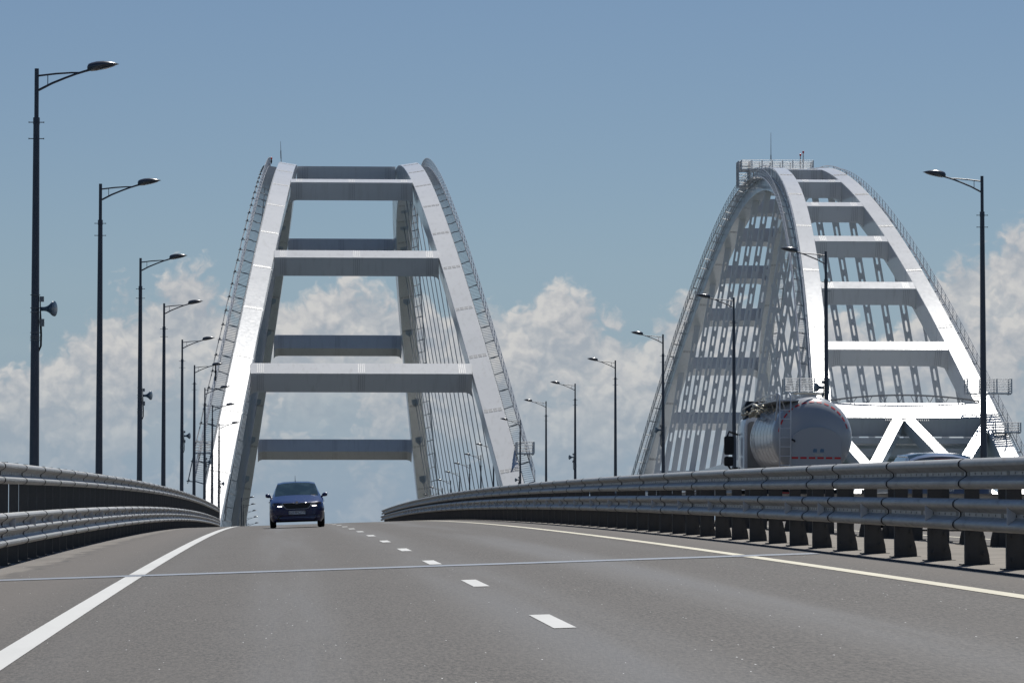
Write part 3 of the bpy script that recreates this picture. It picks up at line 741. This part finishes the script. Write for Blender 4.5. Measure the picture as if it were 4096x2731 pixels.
# deck between the hanger feet: edge girders, cross girders, floor
mb = MB(); hwid = LA.wt + LA.tn*(LA.zc - ZD)
for sx in (-1, 1): mb.bx(LA.xc + sx*hwid - .45, LA.xc + sx*hwid + .45, LA.da-105, LA.da+118, ZD-1.9, ZD+.25)
mb.build('edge_girder', M['paint'], rail_arch, False, org)
mb = MB()
for k in range(16): y = LA.da - 103.5 + 14.2*k; mb.bx(LA.xc-hwid+.5, LA.xc+hwid-.5, y-.35, y+.35, ZD-1.7, ZD-.35)
for x in (-4.5, -1.6, 1.6, 4.5): mb.bx(LA.xc+x-.2, LA.xc+x+.2, LA.da-103.1, LA.da+110, ZD-1.5, ZD-.6)

for z0, z1 in ((14.6, 15.4), (15.9, 16.5)): mb.bx(LA.xc-hwid+.5, LA.xc+hwid-.5, 435.2, 436.4, z0, z1)
mb.build('floor_beams', M['paint'], rail_arch, False, org)
mb = MB(); mb.bx(LA.xc-hwid+.55, LA.xc+hwid-.55, LA.da-101, LA.da+112, ZD-.3, ZD-.05); mb.build('deck_plate', M['steel_deck'], rail_arch, False, org)
# platforms with railings: crown, both knees above the portal
q = LA.P(0, -1); platform(rail_arch, org, (LA.xc - 1.1, LA.da - 1.5, LA.zc + .15), 4.6, 1.4, 1.2, 6)
q = LA.pt(0, -1, 1.6, .0); platform(rail_arch, org, (q.x - .9, LA.da-1, LA.zc - 1.9), .75, 1.2, 3.2, 9)
for sd in (-1, 1):
    q = LA.pt(105.5, sd, .9, .3); platform(rail_arch, org, (q.x - .9, q.y, q.z + 1.55), 2.3, .9, 1.5, 6)
    q = LA.pt(110.0, sd, .5, .35); platform(rail_arch, org, (q.x + sd*.2, q.y, q.z + .05), 1.3, .7, 1.0, 4)
    q = LA.pt(-112.0, sd, 1.6, .0); platform(rail_arch, org, (q.x, q.y, q.z), 1.2, 1.0, 1.45, 6)
mb = MB(); q = Vector((LA.xc - 1.6, LA.da, LA.zc + .2)); mb.path([q, q + Vector((0, 0, 2.2)), q + Vector((0, 0, 5.0))], [.05, .045, .02], 5); mb.tube(q + Vector((0, 0, 1.5)), q + Vector((0, 0, 2.1)), .075, 5); mb.build('lightning_rod', M['bolt'], rail_arch, False, org)
warning_light(rail_arch, org, (LA.xc + 2.2, LA.da, LA.zc + .2), 2.0, dark=False); warning_light(rail_arch, org, (LA.xc + 2.5, LA.da - .5, LA.zc + .2), 2.3, dark=False)

#VEHICLES
# ---------------------------------------------------------------- vehicles
def car_shell(root, paint, kx=1.0, ky=1.0, kz=1.0):
    """hatchback shell, nose at y = 0, tail at y = 4.48; returns nothing, adds body and glass parts"""
    St = [
     (0.00, .24, .50, (.60, .32), (.66, .55), (.63, .655), (.61, .69), (.50, .735), (.28, .765), .785),
     (0.10, .20, .66, (.74, .30), (.78, .55), (.755, .69), (.71, .745), (.55, .785), (.30, .805), .815),
     (0.30, .18, .74, (.815, .28), (.842, .56), (.815, .75), (.77, .80), (.60, .838), (.34, .852), .862),
     (0.70, .18, .77, (.838, .28), (.853, .58), (.832, .84), (.785, .885), (.62, .918), (.35, .935), .944),
     (1.02, .18, .78, (.845, .28), (.855, .60), (.840, .895), (.775, .945), (.685, .985), (.40, 1.012), 1.022),
     (1.45, .18, .78, (.845, .28), (.855, .60), (.840, .915), (.770, .975), (.655, 1.165), (.40, 1.205), 1.218),
     (1.90, .18, .78, (.845, .28), (.855, .60), (.838, .930), (.765, .990), (.600, 1.355), (.40, 1.400), 1.415),
     (2.15, .18, .78, (.845, .28), (.855, .60), (.838, .935), (.760, .995), (.585, 1.400), (.40, 1.437), 1.450),
     (2.60, .18, .78, (.845, .28), (.855, .60), (.838, .945), (.758, 1.00), (.585, 1.412), (.40, 1.450), 1.463),
     (3.30, .18, .78, (.845, .28), (.855, .62), (.838, .960), (.755, 1.01), (.580, 1.385), (.40, 1.422), 1.435),
     (3.75, .20, .77, (.840, .30), (.853, .64), (.836, .970), (.750, 1.02), (.600, 1.235), (.40, 1.275), 1.285),
     (4.12, .24, .76, (.835, .32), (.845, .66), (.828, .965), (.740, 1.02), (.620, 1.085), (.40, 1.110), 1.118),
     (4.38, .28, .72, (.80, .34), (.815, .66), (.800, .930), (.715, .98), (.600, 1.030), (.38, 1.045), 1.050),
     (4.48, .34, .60, (.70, .38), (.74, .62), (.735, .80), (.660, .86), (.560, .900), (.34, .915), .920)]
    rings = []
    for y, zb, wb, p2, p3, p4, p5, p6, p7, zt in St:
        half = [(wb, zb), p2, p3, p4, p5, p6, p7]
        rings.append([(x*kx, y*ky, z*kz) for x, z in half] + [(0, y*ky, zt*kz)] + [(-x*kx, y*ky, z*kz) for x, z in half[::-1]])
    n = len(rings[0]); body, ws, sw, rw = MB(), MB(), MB(), MB()
    vs = [q for r in rings for q in r]; bf, wf, sf, sg, rf = [], [], [], [], []
    for i in range(len(rings)-1):
        for j in range(n):
            f = (i*n+j, i*n+(j+1) % n, (i+1)*n+(j+1) % n, (i+1)*n+j); y0 = St[i][0]
            if 1.0 <= y0 < 1.9 and 5 <= j <= 8: wf.append(f)
            elif 3.3 <= y0 < 4.1 and 5 <= j <= 8: rf.append(f)
            elif 1.9 <= y0 < 3.3 and j in (4, 9): (sf if j == 4 else sg).append(f)
            else: bf.append(f)
    bf += [tuple(range(n))[::-1], tuple((len(rings)-1)*n + j for j in range(n))]
    b = body.add(vs, bf).build('body', paint, root, True)
    for nm, fs in (('windscreen', wf), ('side_window', sf), ('side_window', sg), ('rear_window', rf)):
        m_ = MB(); used = sorted({k for f in fs for k in f}); ix = {k: i for i, k in enumerate(used)}
        m_.add([vs[k] for k in used], [tuple(ix[k] for k in f) for f in fs]).build(nm, M['carglass'], root, 'all')
    for sx in (-1, 1):
        for y in (.83, 3.46):
            wh = MB(); x0, x1 = sx*.655*kx, sx*.850*kx
            secs = [[(x, y*ky + r*math.cos(q), .315*kz + r*math.sin(q)) for q in (2*PI*k/20 for k in range(20))] for x, r in ((x0, .27), (x0 + sx*.02, .308), (x1 - sx*.03, .31), (x1, .28))]
            w_ = wh.loft(secs).build('wheel', M['tyre'], root, True)
            ri = MB(); ri.tube((x1 - sx*.01, y*ky, .315*kz), (x1 + sx*.008, y*ky, .315*kz), .20, 16); ri.build('rim', M['alloy'], w_, True)
    return b
m, t, b = material('dark_car_glass'); b.inputs['Base Color'].default_value = (.035, .060, .062, 1); b.inputs['Roughness'].default_value = .06; b.inputs['Coat Weight'].default_value = .5
oc = t.new('ShaderNodeTexCoord').outputs['Object']
t.put(b.inputs['Base Color'], t.mix(t.rng(t.noise(t.mapping(oc, (2, 1, 2), (1.3, 0, .4)), 1.2, 3, .5, .4), .45, .75), (.015, .030, .032, 1), (.045, .075, .078, 1)))
M['carglass'] = m

def orient(root, x, y, flip=False):
    root.location = rp(x, y); cs = CROSS if x < XMID else -.005
    root.rotation_euler = Matrix(((1, 0, 0), (0, 1, slope(y)*-1), (0, slope(y), 1))).to_euler()
    ex = Vector((1, 0, cs)).normalized(); ey = Vector((0, 1, slope(y))); ey = (ey - ex*ey.dot(ex)).normalized(); ez = ex.cross(ey)
    if flip: ex, ey = -ex, -ey
    root.rotation_euler = Matrix((ex, ey, ez)).transposed().to_euler()

car = thing('car', (0, 0, 0), 'dark blue hatchback with daytime lamps lit, coming toward the camera over the crest', 'car')
car_shell(car, M['blue'])
# hood crease lines are given by the shell; now the face
mb = MB(); gl_ = [(-.44, .762), (-.15, .772), (0, .735), (.15, .772), (.44, .762), (.42, .72), (.35, .61), (.28, .578), (-.28, .578), (-.35, .61), (-.42, .72)]
gl_ = [(-.455, .77), (-.13, .775), (0, .742), (.13, .775), (.455, .77), (.43, .70), (.36, .615), (.29, .585), (-.29, .585), (-.36, .615), (-.43, .70)]
mb.prism([(x, -.028, z) for x, z in gl_], (0, .06, 0)); grille = mb.build('grille', M['black'], car)
ch = MB(); ch.path([(x, -.032, z) for x, z in gl_ + gl_[:1]], .009, 5); ch.build('chrome_surround', M['chrome'], grille, 'all')
mb = MB()
for x in [-.36 + .06*i for i in range(13)]: mb.bx(x-.006, x+.006, -.034, -.029, .60, .745)
o = mb.build('grille_bars', M['black'], grille); o['kind'] = 'stuff'
mb = MB(); mb.tube((0, -.005, .79), (0, -.035, .785), .042, 16); mb.build('badge', M['chrome'], car, True)
for sx in (-1, 1):
    hl = MB(); hl.prism([(sx*.445, -.012, .77), (sx*.60, -.002, .785), (sx*.745, .115, .785), (sx*.775, .16, .70), (sx*.70, .04, .655), (sx*.50, -.012, .645), (sx*.455, -.014, .69)], (0, .05, 0))
    hl_ = hl.build('headlight', M['headlight'], car) if 'headlight' in M else None
    dl = MB(); dl.prism([(sx*.462, -.024, .685), (sx*.60, -.016, .689), (sx*.608, -.012, .664), (sx*.475, -.022, .656)], (0, .012, 0)); dl.build('daytime_lamp', M['drl'], hl_)
    fg = MB(); fg.prism([(sx*.555, -.012, .375), (sx*.72, .055, .40), (sx*.70, .05, .345), (sx*.57, -.012, .335)], (0, .03, 0)); fg.build('fog_lamp', M['headlight'], car)
    mr = MB(); secs = []
    for x, ry, rz_ in ((.80, .03, .02), (.83, .06, .05), (.88, .075, .062), (.94, .07, .06), (.97, .04, .04)):
        secs.append([(sx*x, 1.28 + ry*math.cos(q), 1.005 + .02*(x-.8)/.17 + rz_*math.sin(q)) for q in (2*PI*k/12 for k in range(12))])
    mr.loft(secs); mr.tube((sx*.76, 1.3, .95), (sx*.83, 1.28, .975), .03, 6); mr.build('mirror', M['blue'], car, 'all')
    dh = MB(); dh.bx(*sorted((sx*.845, sx*.875)), 2.1, 2.28, .80, .83); dh.build('door_handle', M['blue'], car)
mb = MB(); mb.prism([(-.60, -.006, .40), (.60, -.006, .40), (.66, .05, .30), (.60, .0, .245), (-.60, .0, .245), (-.66, .05, .30)], (0, .05, 0)); mb.build('lower_intake', M['black'], car)
mb = MB(); mb.path([(-.70, .045, .325), (-.50, -.02, .315), (.50, -.02, .315), (.70, .045, .325)], .007, 5); mb.build('chrome_strip', M['chrome'], car)
mb = MB(); mb.bx(-.262, .262, -.040, -.028, .415, .535); pl = mb.build('number_plate', M['plate'], car)
mb = MB(); 
for a in ((-.262, .262, .529, .535), (-.262, .262, .415, .421)): mb.bx(a[0], a[1], -.0425, -.0405, a[2], a[3])
for x in (-.262, .256, .113): mb.bx(x, x+.006, -.0425, -.0405, .415, .535)
mb.build('plate_border', M['black'], pl)
text_mesh('plate_text', 'E277PC', .105, M['black'], pl, (-.073, -.0415, .472), (PI/2, 0, 0), .335); text_mesh('plate_text', '750', .085, M['black'], pl, (.187, -.0415, .488), (PI/2, 0, 0), .115)
mb = MB(); mb.path([(-.02, 2.35, 1.45), (-.02, 2.42, 1.55), (-.02, 2.5, 1.64)], [.012, .008, .004], 5); mb.build('antenna', M['black'], car)
mb = MB()
for x0, x1 in ((-.60, .02), (-.02, .60)): mb.path([(x0, 1.05, 1.02 - .05*abs(x0)), (x1, 1.09, 1.045 - .03*abs(x1))], .010, 4)
mb.build('wiper', M['black'], car)
mb = MB(); mb.bx(-.09, .09, 1.88, 1.94, 1.30, 1.36); mb.build('rear_view_mirror', M['black'], car)
orient(car, .60, 132.7)

# grey car ahead on the other carriageway, seen from behind
gc = thing('car', (0, 0, 0), 'grey blue car seen from behind over the guardrail, only its roof showing', 'car')
car_shell(gc, M['greycar'], 1.06, 1.06, 1.055)
for sx in (-1, 1):
    tl = MB(); tl.prism([(sx*.50, 4.77, .93), (sx*.80, 4.62, .95), (sx*.82, 4.62, .80), (sx*.52, 4.77, .80)], (0, -.05, 0)); tl.build('tail_lamp', M['tail'], gc)
    ch = MB(); ch.path([(sx*.82, 2.0*1.06, 1.045), (sx*.815, 3.4*1.06, 1.065), (sx*.64, 3.42*1.06, 1.44), (sx*.65, 2.2*1.06, 1.47)], .012, 4); ch.build('window_trim', M['chrome'], gc)
    mr = MB(); mr.loft([[(sx*x, 1.32 + ry*math.cos(q), 1.06 + rz_*math.sin(q)) for q in (2*PI*k/12 for k in range(12))] for x, ry, rz_ in ((.86, .03, .02), (.89, .06, .05), (.96, .075, .062), (1.02, .05, .05))]); mr.build('mirror', M['greycar'], gc, 'all')
mb = MB(); mb.loft([[(x, y, z0 - .10*(abs(x)/.62)**2.5 + dz) for x in (-.62, -.45, -.22, 0, .22, .45, .62)] + [(x, y, z0 - .10*(abs(x)/.62)**2.5 + dz - th) for x in (.62, .45, .22, 0, -.22, -.45, -.62)] for y, z0, dz, th in ((3.1, 1.530, 0, .05), (3.5, 1.512, 0, .06), (3.86, 1.47, 0, .11), (3.93, 1.45, 0, .10))])
mb.build('roof_spoiler', M['greycar'], gc, True)
mb = MB(); mb.bx(-.16, .16, 3.935, 3.945, 1.39, 1.41); mb.build('brake_lamp', M['tail'], gc)
mb = MB(); mb.bx(-.26, .26, 4.74, 4.775, .84, .95); gp = mb.build('number_plate', M['plate'], gc)
mb = MB(); mb.bx(-.7, .7, 4.70, 4.80, .42, .62); bp_ = mb.build('bumper', M['black'], gc)
text_mesh('boot_lettering', 'PASSAT', .05, M['chrome'], gc, (0, 4.785, .785), (PI/2, 0, PI), .20)
orient(gc, 12.95, 86.6, flip=True)

# white tank truck driving away
tk = thing('tank_truck', (0, 0, 0), 'white tank truck with a red dashed outline on its rounded rear end', 'truck')
R_, ZC = 1.25, 2.615
def ring(y, r, n=40): return [(r*math.cos(q), y, ZC + r*math.sin(q)) for q in (2*PI*k/n for k in range(n))]
dome = [(.80*(1-math.sqrt(max(0, 1-(r/1.25)**2))), r) for r in (0, .25, .5, .7, .85, .97, 1.06, 1.13, 1.185, 1.225, 1.243, 1.25)]
mb = MB(); mb.loft([ring(y, max(r, .01)) for y, r in dome] + [ring(y, 1.25) for y in (1.5, 2.5, 3.5, 4.5, 5.5)] + [ring(7.9 - y*1.0, max(r*.985, .01)) for y, r in dome[::-1]])
tank = mb.build('tank', M['tank'], tk, 'all')
mb = MB()
for y in (1.3, 2.2, 3.1, 4.0, 4.9, 5.8, 6.6):
    vs = ring(y-.012, 1.249) + ring(y-.010, 1.2535) + ring(y+.010, 1.2535) + ring(y+.012, 1.249)
    mb.loft([vs[i*40:(i+1)*40] for i in range(4)], caps=False)
mb.build('tank_band', M['cabgrey'], tank, 'all')
def dome_y(r):
    for i in range(len(dome)-1):
        if dome[i][1] <= r <= dome[i+1][1]: a, b = dome[i], dome[i+1]; return a[0] + (b[0]-a[0])*(r-a[1])/(b[1]-a[1])
    return .80
# red tape: short arcs on the dome
na = 13
for i in range(na):
    c = math.radians(18 + 150*i/(na-1)); hw = math.radians(4.1); vs = []
    for q in (c-hw, c, c+hw):
        for r in (1.068, 1.108): vs.append((r*math.cos(q), dome_y(r) - .008, ZC + r*math.sin(q)))
    for q in (c-hw, c, c+hw):
        for r in (1.068, 1.108): vs.append((r*math.cos(q), dome_y(r) + .01, ZC + r*math.sin(q)))
    m_ = MB().add(vs, [(0, 1, 3, 2), (2, 3, 5, 4), (6, 8, 9, 7), (8, 10, 11, 9), (0, 6, 7, 1), (4, 5, 11, 10), (0, 2, 8, 6), (2, 4, 10, 8), (1, 7, 9, 3), (3, 9, 11, 5)]).build('reflective_strip', M['redtape'], tank)
# rear cabinet with an arched top
mb = MB(); lp = [(-.76, 1.15), (.80, 1.15), (.80, 2.45)] + [(.02 + .78*math.cos(q), 2.45 + .46*math.sin(q)) for q in (PI*k/10 for k in range(1, 10))] + [(-.76, 2.45)]
mb.prism([(x, -.16, z) for x, z in lp], (0, .70, 0)); cab_ = mb.build('rear_cabinet', M['tank'], tk, True)
for i in range(6):
    x = -.64 + .265*i; m_ = MB(); m_.bx(x-.10, x+.10, -.168, -.158, 1.925, 1.985); m_.build('reflective_strip', M['redtape'], cab_)
for x, in ((-.02,), (.20,)):
    m_ = MB(); m_.prism([(x-.065, -.167, 2.13), (x+.06, -.167, 2.13), (x+.065, -.167, 2.23), (x-.03, -.167, 2.245), (x-.06, -.167, 2.20)], (0, .008, 0)); m_.build('sticker', M['sticker'], cab_)
mb = MB(); mb.bx(-.03, .22, -.167, -.158, 2.035, 2.075); mb.build('hazard_label', M['pipes'], cab_)
mb = MB(); mb.path([(-.74, -.2, 2.52), (-.68, -.26, 2.49), (-.66, -.28, 2.45)], .03, 6); mb.build('cabinet_latch', M['black'], cab_)
# ladder
mb = MB()
for x in (-1.12, -.78): mb.path([(x, -.22, 1.05), (x, -.22, 3.2), (x, -.18, 3.88), (x, .1, 3.95)], .020, 6)
ld = mb.build('ladder', M['cab'], tk, 'all')
for i in range(10): z = 1.15 + .285*i; m_ = MB(); m_.tube((-1.12, -.22, z), (-.78, -.22, z), .016, 6); m_.build('rung', M['cab'], ld)
# top fittings: walkway, folded handrail, manholes, hoses
mb = MB(); mb.bx(-1.15, -.45, .4, 7.2, 3.72, 3.76)
for y in (.6, 2, 3.5, 5, 6.6): mb.tube((-.95, y, 3.72), (-.85, y, 3.45), .025, 5)
mb.build('top_walkway', M['walk'], tk)
mb = MB(); mb.path([(-1.15, .3, 3.74), (-1.15, .4, 3.95), (-1.2, 3.4, 3.92), (-1.5, 7.0, 3.60)], .022, 5)
for y in (.5, 1.8, 3.2, 4.6, 6): mb.tube((-1.15, y, 3.74), (-1.17 - .02*y, y, 3.93 - .03*y), .018, 5)
mb.path([(-1.12, .2, 3.95), (-1.16, .25, 3.45), (-1.2, .3, 3.1)], .028, 6)
mb.build('folding_handrail', M['walk'], tk)
rnd = random.Random(3)
mb = MB()
for i in range(26):
    y = 2.4 + rnd.random()*5; x = -1.45 + rnd.random()*.75; z = 3.42 + rnd.random()*.30 - abs(x+1.0)*.25
    mb.path([(x, y, z), (x + .12*rnd.uniform(-1, 1), y + .25, z + .09*rnd.uniform(-1, 1)), (x + .2*rnd.uniform(-1, 1), y + .45, z - .05)], .03 + .02*rnd.random(), 6)
o = mb.build('hose_fittings', M['pipes'], tk, 'all'); o['kind'] = 'stuff'
for y in (1.2, 3.2, 5.2): mb = MB(); mb.tube((-.05, y, 3.82), (-.05, y, 3.93), .26, 14); mb.tube((-.05, y, 3.93), (-.05, y, 3.955), .29, 14); mb.build('manhole', M['walk'], tk, True)
mb = MB(); mb.path([(-.6, .5, 3.95), (-.2, .6, 3.97), (.3, .7, 3.94)], .025, 5); mb.build('vent_pipe', M['pipes'], tk)
# cab and chassis
mb = MB(); mb.bx(-.45, .45, -.05, 11.2, .85, 1.1)
for x in (-.42, .42): mb.bx(x-.08, x+.08, -.1, 11.3, .75, 1.12)
mb.build('chassis', M['black'], tk)
mb = MB(); lp = [(-1.25, 1.0), (1.25, 1.0), (1.25, 3.05), (1.18, 3.32), (1.0, 3.45), (-1.0, 3.45), (-1.18, 3.32), (-1.25, 3.05)]
mb.loft([[(x*.985, 8.75, z) for x, z in lp], [(x, 8.82, z) for x, z in lp], [(x, 10.4, z) for x, z in lp], [(x*.95, 11.1, 1.0 + (z-1.0)*.9) for x, z in lp]])
cb_ = mb.build('cab', M['cab'], tk, True)
mb = MB(); mb.bevbox(-1.13, 1.13, 8.70, 8.752, 1.08, 3.25, .12); cp = mb.build('cab_rear_panel', M['cabgrey'], cb_)
mb = MB()
for z in (1.35, 1.75, 2.15, 2.62, 2.98): mb.bx(-1.05, 1.05, 8.685, 8.699, z-.02, z+.02)
mb.build('panel_rib', M['cabgrey'], cp)
mb = MB(); mb.bevbox(-1.0, -.55, 8.68, 8.699, 2.0, 2.55, .08); mb.build('hatch', M['cabgrey'], cp)
mb = MB(); mb.prism([(-1.17, 8.9, 3.43), (-1.20, 9.0, 3.80), (-1.12, 9.1, 3.93), (1.12, 9.1, 3.93), (1.20, 9.0, 3.80), (1.17, 8.9, 3.43)], (0, 1.0, -.1)); mb.build('roof_deflector', M['black'], tk)
for sx in (-1, 1):
    mb = MB(); mb.path([(sx*1.25, 10.6, 2.85), (sx*1.55, 10.55, 2.95), (sx*1.62, 10.5, 2.78)], .035, 6); mb.path([(sx*1.25, 10.6, 1.75), (sx*1.5, 10.55, 1.70), (sx*1.6, 10.5, 1.85)], .035, 6)
    mb.bevbox(*sorted((sx*1.40, sx*1.72)), 10.42, 10.56, 2.18, 2.80, .06); mb.bevbox(*sorted((sx*1.42, sx*1.72)), 10.42, 10.56, 1.80, 2.12, .06); mb.build('mirror', M['black'], tk)
    for y in (1.2, 2.55, 9.9):
        wd = .58 if y < 9 else .32
        wh = MB(); x0, x1 = sx*(1.24-wd), sx*1.24
        wh.loft([[(x, y + r*math.cos(q), .5 + r*math.sin(q)) for q in (2*PI*k/22 for k in range(22))] for x, r in ((x0, .44), (x0 + sx*.03, .5), (x1 - sx*.03, .5), (x1, .44))]); w_ = wh.build('wheel', M['tyre'], tk, True)
        rm = MB(); rm.tube((x1 - sx*.01, y, .5), (x1 + sx*.02, y, .5), .28, 14); rm.build('rim', M['alloy'], w_, True)
    mb = MB(); mb.bx(*sorted((sx*.75, sx*1.15)), -.20, -.12, .72, .90); mb.build('tail_lamp', M['tail'], tk)
mb = MB(); mb.bx(-1.2, 1.2, -.12, .02, .45, .62); mb.build('bumper', M['walk'], tk)
orient(tk, 16.55, 131.0)

# tiny fittings that the photograph does not let one pick apart
for o in C.objects:
    if o.parent and o.name.split('.')[0] in ('splice_bolts', 'handrail_posts', 'treads', 'bolt_slots', 'clamp_band', 'collar', 'inner_handrail', 'handrail', 'stringer', 'cable_tray', 'cable_run', 'railing', 'splice_plate', 'panel_rib', 'grille_bars', 'plate_border', 'plate_text', 'floor_beams', 'edge_girder', 'wiper', 'tank_band', 'folding_handrail', 'boot_lettering'):
        if o.name.split('.')[0] in ('floor_beams', 'edge_girder', 'wiper', 'tank_band', 'plate_text', 'boot_lettering', 'stringer', 'handrail'): continue
        o['kind'] = 'stuff'
